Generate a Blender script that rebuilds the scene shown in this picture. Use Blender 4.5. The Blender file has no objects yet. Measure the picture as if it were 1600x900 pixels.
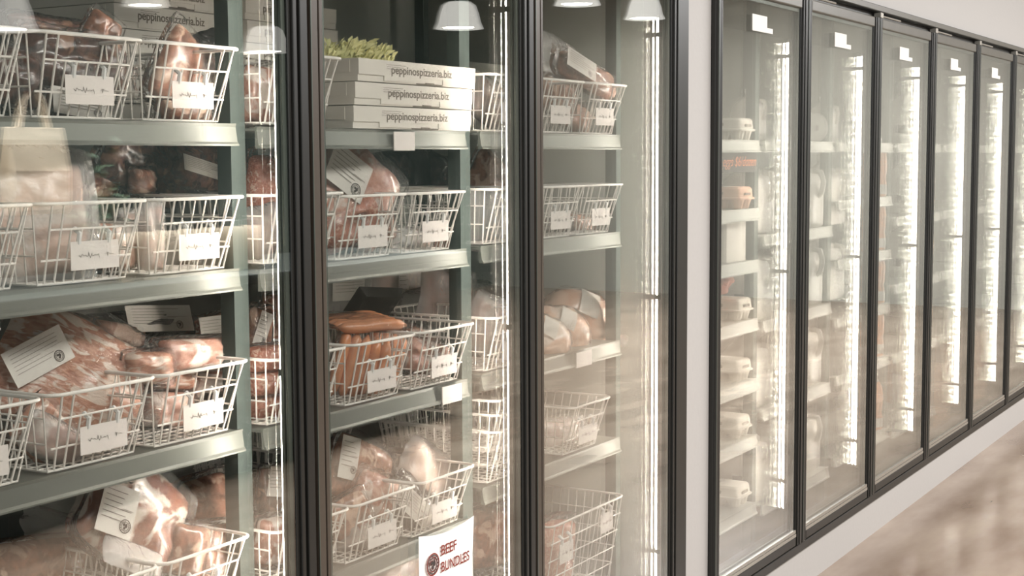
import bpy, bmesh, math, random
from mathutils import Vector, Matrix, noise
# ---------------------------------------------------------------- camera, world, light, exposure
S = bpy.context.scene
COL = S.collection
PI = math.pi
cam_d = bpy.data.cameras.new('camera'); cam = bpy.data.objects.new('camera', cam_d); COL.objects.link(cam)
cam_d.sensor_width = 36.0; cam_d.lens = 2265.94*36/1600; cam_d.clip_start = 0.05; cam_d.clip_end = 100
cam.matrix_world = Matrix(((0.5104723, 0.0792771, -0.85623196, 0.0),
                           (-0.85987641, 0.04065768, -0.50888064, -1.5959),
                           (-0.00553018, 0.99602314, 0.08892313, 1.4356),
                           (0, 0, 0, 1)))
S.camera = cam
S.view_settings.view_transform = 'Standard'; S.view_settings.look = 'None'
S.view_settings.exposure = 0.38; S.view_settings.gamma = 1.0; S.view_settings.use_curve_mapping = False
cy = S.cycles
cy.use_denoising = True
cy.max_bounces = 14; cy.transparent_max_bounces = 40; cy.glossy_bounces = 8; cy.transmission_bounces = 8; cy.diffuse_bounces = 4
cy.sample_clamp_indirect = 60.0
cy.caustics_reflective = False; cy.caustics_refractive = False
W = bpy.data.worlds.new('world'); S.world = W; W.use_nodes = True
W.node_tree.nodes['Background'].inputs[0].default_value = (0.96, 1.0, 1.0, 1)
W.node_tree.nodes['Background'].inputs[1].default_value = 1.0

def area(name, loc, rot, sx, sy, power, color=(1, .985, .975)):
    l = bpy.data.lights.new(name, 'AREA'); l.shape = 'RECTANGLE'; l.size = sx; l.size_y = sy; l.energy = power; l.color = color
    o = bpy.data.objects.new(name, l); COL.objects.link(o); o.location = loc; o.rotation_euler = rot
    return o
area('ceiling_fill_light', (2.0, -3.0, 3.15), (0, 0, 0), 4.0, 1.2, 320)  # soft fill lights added under the ceiling, no fixtures modelled
area('ceiling_fill_light', (7.0, -3.0, 3.15), (0, 0, 0), 4.0, 1.2, 320)
area('ceiling_fill_light', (11.0, -3.0, 3.15), (0, 0, 0), 3.0, 1.2, 260)

# ---------------------------------------------------------------- helpers
def lin(c):
    return tuple((v/255/12.92 if v/255 <= .04045 else ((v/255+.055)/1.055)**2.4) for v in c)
def mat(name, color, rough=.5, metal=0.0, noise_amt=0.0, noise_scale=20, bump=0.0, spec=.5, stretch=(1, 1, 1), color2=None, coords='Object'):
    m = bpy.data.materials.new(name); m.use_nodes = True; nt = m.node_tree; b = nt.nodes['Principled BSDF']
    c = lin(color); b.inputs['Base Color'].default_value = (*c, 1); b.inputs['Roughness'].default_value = rough
    b.inputs['Metallic'].default_value = metal; b.inputs['Specular IOR Level'].default_value = spec
    tc = nt.nodes.new('ShaderNodeTexCoord'); mp = nt.nodes.new('ShaderNodeMapping'); mp.inputs['Scale'].default_value = stretch
    nt.links.new(tc.outputs[coords], mp.inputs[0])
    n = nt.nodes.new('ShaderNodeTexNoise'); n.inputs['Scale'].default_value = noise_scale; n.inputs['Detail'].default_value = 4
    nt.links.new(mp.outputs[0], n.inputs[0])
    r = nt.nodes.new('ShaderNodeValToRGB'); r.color_ramp.elements[0].position = .32; r.color_ramp.elements[1].position = .68
    c2 = lin(color2) if color2 else tuple(v*(1-noise_amt) for v in c)
    r.color_ramp.elements[0].color = (*c2, 1); r.color_ramp.elements[1].color = (*c, 1)
    nt.links.new(n.outputs[0], r.inputs[0]); nt.links.new(r.outputs[0], b.inputs['Base Color'])
    if bump:
        bp = nt.nodes.new('ShaderNodeBump'); bp.inputs['Strength'].default_value = bump; bp.inputs['Distance'].default_value = .01
        nt.links.new(n.outputs[0], bp.inputs['Height']); nt.links.new(bp.outputs[0], b.inputs['Normal'])
    return m
def meat_mat(name, c_meat, c_dark, c_fat, fat=.5, scale=9, rough=.25, stretch=(1, 1, 1)):
    m = bpy.data.materials.new(name); m.use_nodes = True; nt = m.node_tree; b = nt.nodes['Principled BSDF']
    b.inputs['Roughness'].default_value = rough; b.inputs['Coat Weight'].default_value = .6; b.inputs['Coat Roughness'].default_value = .12
    tc = nt.nodes.new('ShaderNodeTexCoord'); oi = nt.nodes.new('ShaderNodeObjectInfo')
    ad = nt.nodes.new('ShaderNodeVectorMath'); ad.operation = 'ADD'
    ml = nt.nodes.new('ShaderNodeVectorMath'); ml.operation = 'SCALE'; ml.inputs[3].default_value = 7
    cb = nt.nodes.new('ShaderNodeCombineXYZ')
    for i in range(3): nt.links.new(oi.outputs['Random'], cb.inputs[i])
    nt.links.new(cb.outputs[0], ml.inputs[0]); nt.links.new(tc.outputs['Object'], ad.inputs[0]); nt.links.new(ml.outputs[0], ad.inputs[1])
    mp = nt.nodes.new('ShaderNodeMapping'); mp.inputs['Scale'].default_value = stretch; nt.links.new(ad.outputs[0], mp.inputs[0])
    n1 = nt.nodes.new('ShaderNodeTexNoise'); n1.inputs['Scale'].default_value = scale; n1.inputs['Detail'].default_value = 5; n1.inputs['Distortion'].default_value = 1.2
    n2 = nt.nodes.new('ShaderNodeTexNoise'); n2.inputs['Scale'].default_value = scale*2.6; n2.inputs['Detail'].default_value = 5; n2.inputs['Distortion'].default_value = .8
    for n in (n1, n2): nt.links.new(mp.outputs[0], n.inputs[0])
    r1 = nt.nodes.new('ShaderNodeValToRGB'); r1.color_ramp.elements[0].position = .35; r1.color_ramp.elements[1].position = .62
    r1.color_ramp.elements[0].color = (*lin(c_dark), 1); r1.color_ramp.elements[1].color = (*lin(c_meat), 1)
    nt.links.new(n2.outputs[0], r1.inputs[0])
    r2 = nt.nodes.new('ShaderNodeValToRGB'); r2.color_ramp.elements[0].position = .62-.2*fat; r2.color_ramp.elements[1].position = .70-.2*fat
    r2.color_ramp.elements[0].color = (0, 0, 0, 1); r2.color_ramp.elements[1].color = (1, 1, 1, 1)
    nt.links.new(n1.outputs[0], r2.inputs[0])
    mx = nt.nodes.new('ShaderNodeMix'); mx.data_type = 'RGBA'; mx.inputs[7].default_value = (*lin(c_fat), 1)
    nt.links.new(r2.outputs[0], mx.inputs[0]); nt.links.new(r1.outputs[0], mx.inputs[6]); nt.links.new(mx.outputs[2], b.inputs['Base Color'])
    bp = nt.nodes.new('ShaderNodeBump'); bp.inputs['Strength'].default_value = .5; bp.inputs['Distance'].default_value = .004
    nt.links.new(n2.outputs[0], bp.inputs['Height']); nt.links.new(bp.outputs[0], b.inputs['Normal'])
    return m
def film_mat(name, tint=(240, 238, 234), dens=.16, gloss=.22):
    m = bpy.data.materials.new(name); m.use_nodes = True; nt = m.node_tree; nt.nodes.clear()
    out = nt.nodes.new('ShaderNodeOutputMaterial'); tr = nt.nodes.new('ShaderNodeBsdfTransparent')
    p = nt.nodes.new('ShaderNodeBsdfPrincipled'); p.inputs['Base Color'].default_value = (*lin(tint), 1); p.inputs['Roughness'].default_value = .12
    tc = nt.nodes.new('ShaderNodeTexCoord'); n = nt.nodes.new('ShaderNodeTexNoise'); n.inputs['Scale'].default_value = 26; n.inputs['Detail'].default_value = 3; n.inputs['Distortion'].default_value = 1.5
    nt.links.new(tc.outputs['Object'], n.inputs[0])
    bp = nt.nodes.new('ShaderNodeBump'); bp.inputs['Strength'].default_value = .8; bp.inputs['Distance'].default_value = .01
    nt.links.new(n.outputs[0], bp.inputs['Height']); nt.links.new(bp.outputs[0], p.inputs['Normal'])
    g = nt.nodes.new('ShaderNodeBsdfGlossy'); g.inputs['Roughness'].default_value = .07; nt.links.new(bp.outputs[0], g.inputs['Normal'])
    fr = nt.nodes.new('ShaderNodeLayerWeight'); fr.inputs[0].default_value = gloss*.6; nt.links.new(bp.outputs[0], fr.inputs['Normal'])
    m1 = nt.nodes.new('ShaderNodeMixShader'); m1.inputs[0].default_value = dens
    nt.links.new(tr.outputs[0], m1.inputs[1]); nt.links.new(p.outputs[0], m1.inputs[2])
    m2 = nt.nodes.new('ShaderNodeMixShader'); nt.links.new(fr.outputs['Fresnel'], m2.inputs[0])
    nt.links.new(m1.outputs[0], m2.inputs[1]); nt.links.new(g.outputs[0], m2.inputs[2]); nt.links.new(m2.outputs[0], out.inputs[0])
    return m
def pane_mat():
    m = bpy.data.materials.new('pane_glass'); m.use_nodes = True; nt = m.node_tree; nt.nodes.clear()
    out = nt.nodes.new('ShaderNodeOutputMaterial'); tr = nt.nodes.new('ShaderNodeBsdfTransparent'); tr.inputs[0].default_value = (.975, .976, .970, 1)
    g = nt.nodes.new('ShaderNodeBsdfGlossy'); g.inputs['Roughness'].default_value = 0.0; g.inputs['Color'].default_value = (.99, 1, .99, 1)
    fr = nt.nodes.new('ShaderNodeFresnel'); fr.inputs[0].default_value = 1.5
    ge = nt.nodes.new('ShaderNodeNewGeometry')
    # both surfaces of the thin pane together: R = 2F/(1+F), counted where a ray enters
    a = nt.nodes.new('ShaderNodeMath'); a.operation = 'ADD'; a.inputs[1].default_value = 1
    d = nt.nodes.new('ShaderNodeMath'); d.operation = 'DIVIDE'
    t = nt.nodes.new('ShaderNodeMath'); t.operation = 'MULTIPLY'; t.inputs[1].default_value = 2.6   # a low-e coating adds a little
    nt.links.new(fr.outputs[0], a.inputs[0]); nt.links.new(fr.outputs[0], t.inputs[0]); nt.links.new(t.outputs[0], d.inputs[0]); nt.links.new(a.outputs[0], d.inputs[1])
    inv = nt.nodes.new('ShaderNodeMath'); inv.operation = 'SUBTRACT'; inv.inputs[0].default_value = 1; nt.links.new(ge.outputs['Backfacing'], inv.inputs[1])
    f = nt.nodes.new('ShaderNodeMath'); f.operation = 'MULTIPLY'; nt.links.new(d.outputs[0], f.inputs[0]); nt.links.new(inv.outputs[0], f.inputs[1])
    mx = nt.nodes.new('ShaderNodeMixShader'); nt.links.new(f.outputs[0], mx.inputs[0]); nt.links.new(tr.outputs[0], mx.inputs[1]); nt.links.new(g.outputs[0], mx.inputs[2])
    nt.links.new(mx.outputs[0], out.inputs[0])
    return m
def emit_mat(name, color, strength, dots=None):
    m = bpy.data.materials.new(name); m.use_nodes = True; nt = m.node_tree; nt.nodes.clear()
    out = nt.nodes.new('ShaderNodeOutputMaterial'); e = nt.nodes.new('ShaderNodeEmission'); e.inputs[0].default_value = (*lin(color), 1); e.inputs[1].default_value = strength
    nt.links.new(e.outputs[0], out.inputs[0])
    if dots:
        tc = nt.nodes.new('ShaderNodeTexCoord'); sx = nt.nodes.new('ShaderNodeSeparateXYZ'); nt.links.new(tc.outputs['Object'], sx.inputs[0])
        k = nt.nodes.new('ShaderNodeMath'); k.operation = 'MULTIPLY'; k.inputs[1].default_value = 2*PI/dots; nt.links.new(sx.outputs[2], k.inputs[0])
        s = nt.nodes.new('ShaderNodeMath'); s.operation = 'SINE'; nt.links.new(k.outputs[0], s.inputs[0])
        mr = nt.nodes.new('ShaderNodeMapRange'); mr.inputs[1].default_value = -1; mr.inputs[2].default_value = 1; mr.inputs[3].default_value = strength*.55; mr.inputs[4].default_value = strength*1.45
        nt.links.new(s.outputs[0], mr.inputs[0]); nt.links.new(mr.outputs[0], e.inputs[1])
    return m

class MB:
    def __init__(self): self.v = []; self.f = []
    def add(self, vs, fs):
        o = len(self.v); self.v += [tuple(v) for v in vs]; self.f += [tuple(i+o for i in f) for f in fs]; return self
    def box(self, x0, x1, y0, y1, z0, z1):
        return self.add([(x0, y0, z0), (x1, y0, z0), (x1, y1, z0), (x0, y1, z0), (x0, y0, z1), (x1, y0, z1), (x1, y1, z1), (x0, y1, z1)],
                        [(0, 3, 2, 1), (4, 5, 6, 7), (0, 1, 5, 4), (1, 2, 6, 5), (2, 3, 7, 6), (3, 0, 4, 7)])
    def tube(self, pts, r, n=6, closed=False):
        pts = [Vector(p) for p in pts]; N = len(pts); vs = []; prev = None
        for i, p in enumerate(pts):
            if closed: d = pts[(i+1) % N]-pts[i-1]
            else: d = pts[min(i+1, N-1)]-pts[max(i-1, 0)]
            d.normalize()
            a = prev if prev is not None else (Vector((0, 0, 1)) if abs(d.z) < .9 else Vector((1, 0, 0)))
            u = (a-d*a.dot(d))
            if u.length < 1e-4: u = d.orthogonal()
            u.normalize(); w = d.cross(u); prev = u
            for k in range(n):
                t = 2*PI*k/n; vs.append(p+(u*math.cos(t)+w*math.sin(t))*r)
        fs = []
        for i in range(N if closed else N-1):
            j = (i+1) % N
            for k in range(n): fs.append((i*n+k, i*n+(k+1) % n, j*n+(k+1) % n, j*n+k))
        if not closed: fs += [tuple(reversed(range(n))), tuple((N-1)*n+k for k in range(n))]
        return self.add(vs, fs)
    def loft(self, rings, cap=True):
        n = len(rings[0]); vs = [v for r in rings for v in r]; fs = []
        for i in range(len(rings)-1):
            for k in range(n): fs.append((i*n+k, i*n+(k+1) % n, (i+1)*n+(k+1) % n, (i+1)*n+k))
        if cap: fs += [tuple(reversed(range(n))), tuple((len(rings)-1)*n+k for k in range(n))]
        return self.add(vs, fs)
    def lathe(self, prof, n=20, c=(0, 0)):
        return self.loft([[(c[0]+r*math.cos(2*PI*k/n), c[1]+r*math.sin(2*PI*k/n), z) for k in range(n)] for r, z in prof])
    def build(self, name, m, parent=None, smooth=False, bevel=0, loc=None):
        me = bpy.data.meshes.new(name); me.from_pydata(self.v, [], self.f); me.materials.append(m); me.update()
        bm = bmesh.new(); bm.from_mesh(me); bmesh.ops.recalc_face_normals(bm, faces=bm.faces); bm.to_mesh(me); bm.free()
        if smooth: me.polygons.foreach_set('use_smooth', [True]*len(me.polygons))
        o = bpy.data.objects.new(name, me); COL.objects.link(o)
        if parent: o.parent = parent
        if loc: o.location = loc
        if bevel:
            b = o.modifiers.new('bevel', 'BEVEL'); b.width = bevel; b.segments = 2; b.limit_method = 'ANGLE'
        return o
def thing(name, label, cat, loc=(0, 0, 0), rot=(0, 0, 0), group=None):
    o = bpy.data.objects.new(name, None); COL.objects.link(o); o.empty_display_size = .05; o.location = loc; o.rotation_euler = rot
    o['label'] = label; o['category'] = cat
    if group: o['group'] = group
    return o
def tag(o, label, cat, group=None, kind=None):
    o['label'] = label; o['category'] = cat
    if group: o['group'] = group
    if kind: o['kind'] = kind
    return o
def struct(name, mb, m, **k):
    o = mb.build(name, m, **k); o['kind'] = 'structure'; return o
def copy_tree(o, parent=None):
    c = o.copy(); COL.objects.link(c)
    if parent: c.parent = parent
    for ch in list(o.children): copy_tree(ch, c)
    return c
def text(name, s, size, m, parent, loc, rot=(PI/2, 0, 0), sx=1.0, align='LEFT', shear=0, bold=0.0, wid=None):
    cu = bpy.data.curves.new(name, 'FONT'); cu.body = s; cu.size = size; cu.extrude = .0002; cu.align_x = align; cu.shear = shear; cu.offset = bold
    tmp = bpy.data.objects.new('tmp', cu); COL.objects.link(tmp)
    bpy.context.view_layer.update()
    me = bpy.data.meshes.new_from_object(tmp.evaluated_get(bpy.context.evaluated_depsgraph_get()))
    bpy.data.objects.remove(tmp); me.name = name
    if wid:
        xs = [v.co.x for v in me.vertices]; sx = wid/(max(xs)-min(xs))
    for v in me.vertices: v.co.x *= sx
    me.materials.clear(); me.materials.append(m)
    o = bpy.data.objects.new(name, me); COL.objects.link(o); o.parent = parent; o.location = loc; o.rotation_euler = rot
    return o
def scribble(mb, x, z, w, h, y, rng, amp=1.0, r=.00042):
    """a handwritten looking line from x to x+w"""
    pts = []; n = max(8, int(w/.0022))
    for i in range(n+1):
        t = i/n
        pts.append((x+w*t+math.sin(i*1.9)*.0011, y, z+h*(.8*math.sin(i*2.3+rng.random()*1.4)*amp)*(.6+.5*math.sin(i*.7+1))))
    mb.tube(pts, r, 4)

# ---------------------------------------------------------------- materials
M = dict(
 wall=mat('painted_wall', (162, 158, 154), .6, noise_amt=.02, noise_scale=60, bump=.05),
 room=mat('dark_paint', (46, 60, 58), .7, noise_amt=.1),
 endwall=mat('end_wall_paint', (150, 148, 140), .7, noise_amt=.03),
 ceil=mat('ceiling_paint', (110, 110, 104), .8, noise_amt=.04),
 frame=mat('black_satin_frame', (29, 28, 25), .38, noise_amt=.15, noise_scale=90),
 frame_sheen=mat('black_frame_painted_sheen', (66, 58, 50), .35, noise_amt=.12, noise_scale=90),  # lighter frame copy with the floor and room reflection painted into its colour
 rail=mat('grey_rail', (88, 84, 76), .35, noise_amt=.1),
 groove=mat('gasket_black', (14, 14, 13), .6),
 spacer=mat('spacer_grey', (92, 98, 90), .35, .6),
 alu=mat('brushed_aluminium', (176, 170, 160), .35, .7, noise_amt=.15, noise_scale=40, stretch=(1, 1, 30)),
 liner=mat('cooler_liner', (164, 166, 160), .55, noise_amt=.06, noise_scale=8),
 shelf=mat('shelf_steel', (124, 126, 119), .4, .3, noise_amt=.18, noise_scale=14, stretch=(.3, 1, 1)),
 shelf_pale=mat('pale_shelf', (178, 178, 170), .45, .1, noise_amt=.08, noise_scale=14, stretch=(.3, 1, 1)),
 upright=mat('upright_steel', (74, 82, 79), .7, .0, spec=.05, noise_amt=.1),
 wire=mat('white_coated_wire', (250, 245, 238), .35),
 coolfloor=mat('cooler_floor', (50, 44, 38), .8, noise_amt=.1, spec=.1),
 card=mat('white_card', (238, 230, 224), .7, noise_amt=.02),
 holder=mat('clear_clip', (236, 236, 234), .2),
 ink=mat('grey_ink', (146, 138, 133), .8),
 ink_dark=mat('dark_ink', (58, 50, 46), .8),
 ink_red=mat('brick_red_ink', (118, 40, 28), .8),
 paper=mat('label_paper', (214, 209, 201), .6, noise_amt=.03),
 print_box=mat('box_print', (124, 114, 104), .8),
 box=mat('white_carton', (232, 226, 216), .75, noise_amt=.04, noise_scale=30),
 box_grey=mat('dull_carton', (178, 176, 166), .75, noise_amt=.06),
 kraft=mat('brown_carton', (176, 132, 104), .8, noise_amt=.1),
 pulp=mat('egg_pulp', (226, 219, 208), .9, noise_amt=.06, noise_scale=120, bump=.2),
 pulp_orange=mat('peach_pulp', (232, 186, 160), .9, noise_amt=.06, noise_scale=120, bump=.2),
 milk=mat('milk_plastic', (212, 208, 200), .35),
 cap_white=mat('white_cap', (236, 232, 226), .4), cap_green=mat('green_cap', (60, 140, 90), .4), cap_purple=mat('purple_cap', (96, 70, 130), .4), cap_red=mat('red_cap', (190, 80, 70), .4), cap_blue=mat('blue_cap', (60, 84, 130), .4),
 orange_net=mat('orange_net', (226, 96, 52), .6, noise_amt=.3, noise_scale=120, bump=.6),
 juice=mat('orange_juice', (232, 150, 96), .2, noise_amt=.06),
 black_tray=mat('black_tray', (44, 48, 48), .4),
 chalk=mat('blackboard_sign', (52, 46, 44), .8, noise_amt=.2), chalk_ink=mat('orange_marker', (236, 128, 60), .7),
 leaf=mat('yellow_green_leaf', (238, 230, 172), .7, noise_amt=.3, noise_scale=40, color2=(196, 198, 140)),
 canvas=mat('tote_canvas', (236, 220, 196), .8, noise_amt=.08, noise_scale=90), counter=mat('dark_counter', (58, 66, 64), .5, noise_amt=.1), green=mat('dark_green_leaf', (70, 100, 74), .6, noise_amt=.3),
 sausage=mat('sausage_casing', (222, 150, 108), .25, noise_amt=.15, noise_scale=60, bump=.1),
 jar=mat('jar_glass', (196, 196, 186), .1, noise_amt=.1),
 beef=meat_mat('beef', (172, 118, 94), (114, 76, 60), (222, 188, 166), .45, 18),
 dark=meat_mat('dark_beef', (104, 64, 50), (50, 36, 31), (160, 120, 98), .25, 18),
 marbled=meat_mat('marbled_beef', (164, 104, 82), (120, 72, 58), (236, 220, 206), .66, 15),
 belly=meat_mat('pork_belly', (206, 152, 126), (172, 112, 88), (232, 210, 194), .62, 22, stretch=(1, 1, 2.6)),
 pork=meat_mat('pork', (214, 166, 148), (184, 124, 102), (234, 216, 204), .6, 20),
 ground=meat_mat('ground_meat', (202, 130, 104), (162, 90, 68), (228, 188, 166), .4, 90),
 chicken=meat_mat('chicken', (244, 206, 184), (234, 182, 154), (246, 226, 212), .5, 8),
 film=film_mat('clear_film', dens=.05), film_white=film_mat('milky_film', dens=.32), film_dark=film_mat('dark_film', (52, 52, 52), .72, .4),
 pane=pane_mat(),
 led=emit_mat('led_diffuser', (255, 246, 236), 38.0, dots=.028), led_soft=emit_mat('led_diffuser_soft', (255, 246, 236), 30.0, dots=.028),
 lamp=emit_mat('lamp_bulb', (255, 246, 236), 14.0),
 shade=emit_mat('glowing_lamp_shade', (240, 236, 230), 1.1),
)
# ---------------------------------------------------------------- setting
struct('floor', MB().box(-3, 14, -7, .0, -.05, 0), mat('polished_floor', (148, 132, 117), .2, noise_amt=.2, noise_scale=2.6, bump=.25, stretch=(.6, 1.8, 1), color2=(114, 96, 82)))
struct('ceiling', MB().box(-3, 14, -7, 1, 3.2, 3.3), M['ceil'])
struct('wall_far_end', MB().box(14, 14.1, -7, 1, 0, 3.2), M['endwall'])
struct('wall_opposite', MB().box(-3, 14, -7.1, -7, 0, 3.2), M['room'])
# the wall that holds the two banks of cooler doors
XL0, XR0 = -1.2, 3.588; XL1, XR1 = 3.772, 4.5076+.775*8+.03
ZB, ZT = .137, 1.986
struct('wall_cooler', MB().box(-3, 14, 0, .12, -.02, ZB-.002).box(-3, 14, 0, .12, ZT+.002, 3.2).box(XR0+.002, XL1-.002, 0, .12, ZB-.002, ZT+.002).box(XR1+.002, 14, 0, .12, ZB-.002, ZT+.002), M['wall'])
for n, (a, b) in enumerate(((XL0, XR0), (XL1, XR1))):
    # insulated box behind each bank
    sfx = '' if n == 0 else '.001'
    struct('wall_cooler_back'+sfx, MB().box(a-.05, b+.05, .86, .92, .06, 2.06), M['liner'])
    struct('ceiling_cooler'+sfx, MB().box(a-.05, b+.05, .12, .86, 2.0, 2.06), M['liner'])
    struct('wall_cooler_side'+sfx, MB().box(a-.05, a, .12, .86, .115, 2.0), M['liner'])
    struct('wall_cooler_side', MB().box(b, b+.05, .12, .86, .115, 2.0), M['liner'])
    struct('floor_cooler'+sfx, MB().box(a-.0495, b+.0495, .12, .859, .06, .115), M['coolfloor'])
    mb = MB(); mb.box(a, b, -.014, .10, ZT-.024, ZT).box(a, b, -.014, .10, ZB, ZB+.028)
    mb.box(a, a+.016, -.014, .10, ZB+.028, ZT-.024).box(b-(.060 if n == 0 else .016), b, -.014, .024, ZB+.028, ZT-.024)
    mb.box(a+.016, b-.061, .012, .10, ZT-.044, ZT-.024).box(a+.016, b-.061, .012, .10, ZB+.028, ZB+.045)
    struct('trim_1' if n == 0 else 'trim_2', mb, M['frame'], bevel=.002)
    mb = MB(); mb.box(a, b, -.0165, -.0145, ZT-.021, ZT-.003)
    struct('trim_3' if n == 0 else 'trim_4', mb, M['rail'])

# mullions between doors with the led fixtures on their inner corner
posts0 = [1.9755-.775*k for k in range(3, -1, -1)] + [2.7505]
posts1 = [4.5076+.775*k for k in range(9)]
mb = MB()
for px in posts0+posts1: mb.box(px-.028, px+.028, .012, .022, ZB+.045, ZT-.044)
for i, px in enumerate(posts0+posts1):
    m_ = MB().box(px-.028, px+.028, .012, .022, ZB+.045, ZT-.044)
    o = struct('trim_mullion', m_, M['frame'], bevel=.002)
led = None
def make_led(px, label, dx=.0):
    global led
    if led is None:
        t = thing('led_light_strip', label, 'light', (px-.014, .041, 0), group='led strips inside the cooler door posts')
        n = Vector((-.545, .839)).normalized(); u = Vector((n.y, -n.x)); w = .0135
        def slab(half, t0, t1, z0, z1):
            c = [(u*s*half+n*tt) for s, tt in ((-1, t0), (1, t0), (1, t1), (-1, t1))]
            return [[(p.x, p.y, z) for p in c] for z in (z0, z1)]
        MB().loft(slab(w+.003, -.007, 0, .275, 1.81)).build('housing', M['alu'], t)
        MB().loft(slab(w, .0005, .0018, .285, 1.80)).build('diffuser', M['led'], t)
        for z in (.375, 1.066, 1.757):
            MB().loft(slab(w+.0035, -.0075, .004, z-.006, z+.006)).build('clip', M['spacer'], t)
        led = t
        global led_mesh2
        led_mesh2 = [c for c in t.children if c.name.startswith('diffuser')][0].data.copy(); led_mesh2.materials[0] = M['led_soft']
    else:
        t = copy_tree(led); t.location = (px-.014, .041, 0); t['label'] = label
        if px > 4:
            for ch in t.children:
                if ch.name.startswith('diffuser'): ch.data = led_mesh2
    return t
ords = ['first', 'second', 'third', 'fourth', 'fifth', 'sixth', 'seventh', 'eighth', 'ninth']
make_led(1.9755, 'led strip on the post between the left meat door and the pizza box door')
make_led(2.7505, 'led strip on the post right of the pizza box door')
make_led(3.5255, 'bright led strip just left of the wide white wall strip')
for k, px in enumerate(posts1):
    make_led(px, 'bright vertical led strip behind the %s door to the right of the white wall strip' % ords[k])

# ---------------------------------------------------------------- doors
HW = .3875
def make_door(label):
    t = thing('glass_door', label, 'door', group=None)
    z0, z1 = ZB+.034, ZT-.047; st = .047
    def stile(s):
        mb = MB(); x = s*(HW-.004)
        a, b = sorted((x, x-s*.020)); mb.box(a, b, -.022, .009, z0, z1)
        a, b = sorted((x-s*.020, x-s*.026)); mb.box(a, b, -.016, .009, z0, z1)
        a, b = sorted((x-s*.026, x-s*.036)); mb.box(a, b, -.020, .009, z0, z1)
        a, b = sorted((x-s*.036, x-s*.044)); mb.box(a, b, -.014, .009, z0, z1)
        return mb
    stile(-1).build('stile', M['frame'], t, bevel=.0015); stile(1).build('stile', M['frame'], t, bevel=.0015)
    for za, zb, nm in ((z1-.036, z1, 'top_rail'), (z0, z0+.030, 'bottom_rail')):
        MB().box(-HW+.048, HW-.048, -.018, .009, za, zb).build(nm, M['rail'] if nm == 'top_rail' else M['frame'], t, bevel=.004)
    x0, x1 = -HW+.048, HW-.048; a0, a1 = z0+.030, z1-.036
    for y in (-.012, -.003, .006):
        g = MB().box(x0, x1, y, y+.003, a0, a1).build('glass_pane', M['pane'], t)
    mb = MB()
    for y in (-.0085, .0005):
        mb.box(x0, x0+.010, y, y+.005, a0, a1).box(x1-.010, x1, y, y+.005, a0, a1)
        mb.box(x0+.010, x1-.010, y, y+.005, a0, a0+.012).box(x0+.010, x1-.010, y, y+.005, a1-.012, a1)
    mb.build('spacer_bar', M['spacer'], t)
    mb = MB().box(x0, x1, -.018, -.0125, a0, a0+.010).box(x0, x1, -.0165, -.0125, a0+.012, a0+.022)
    mb.build('sill_strip', M['alu'], t)
    MB().box(-(HW-.0035), -(HW-.0055), -.0232, -.022, z0+.01, z1-.01).box(-(HW-.025), -(HW-.0265), -.0172, -.016, z0+.01, z1-.01).build('edge_trim', M['spacer'], t)
    mb = MB()
    for s in (-1, 1): mb.box(*sorted((s*(HW-.004), s*(HW-.0375))), .0095, .0118, z0+.004, z1-.004)
    mb.build('gasket', M['groove'], t)
    return t
door0 = None
def place_door(cx, label, extra=False):
    global door0
    if door0 is None: t = door0 = make_door(label)
    else: t = copy_tree(door0); t['label'] = label
    t.location = (cx, 0, 0)
    return t
xs0 = [.813, 1.588, 2.363, 3.138]
lab0 = ['black framed glass freezer door beyond the left edge',
        'black framed glass freezer door at the left in front of the packed meat baskets',
        'black framed glass freezer door in front of the pizza boxes with a paper sign',
        'black framed glass freezer door just left of the white wall strip']
sheen_stile = None
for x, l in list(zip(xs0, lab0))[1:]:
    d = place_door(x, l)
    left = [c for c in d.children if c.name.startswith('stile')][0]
    if sheen_stile is None: sheen_stile = left.data.copy(); sheen_stile.materials[0] = M['frame_sheen']; plain_stile = left.data
    left.data = sheen_stile  # left stile gets the painted reflection
for k in range(9):
    d = place_door(posts1[k]-.3875+(.0185 if k == 0 else 0), 'black framed glass cooler door, %s to the right of the white wall strip' % ords[k])
    if k == 0: d.scale.x = .951
    for c in d.children:
        if c.data and c.data == sheen_stile: c.data = plain_stile
    # hinge and torsion rod at the top of each door, small square sensor tag on the glass
    MB().box(-HW+.02, -HW+.05, -.020, .008, ZT-.046, ZT-.026).build('hinge', M['alu'], d, bevel=.002)
    MB().tube([(-HW+.06, -.010, ZT-.037), (-HW+.30, -.010, ZT-.037)], .004, 8).build('closer_rod', M['alu'], d)
    MB().box(-HW+.02, -HW+.045, -.016, .008, ZB+.030, ZB+.034).build('bottom_hinge', M['alu'], d)
    if k < 5:
        MB().box(-.10, .025, -.0145, -.0125, 1.805, 1.853).box(.025, .075, -.0145, -.0125, 1.805, 1.820).build('tag_sticker', M['paper'], d)

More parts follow.
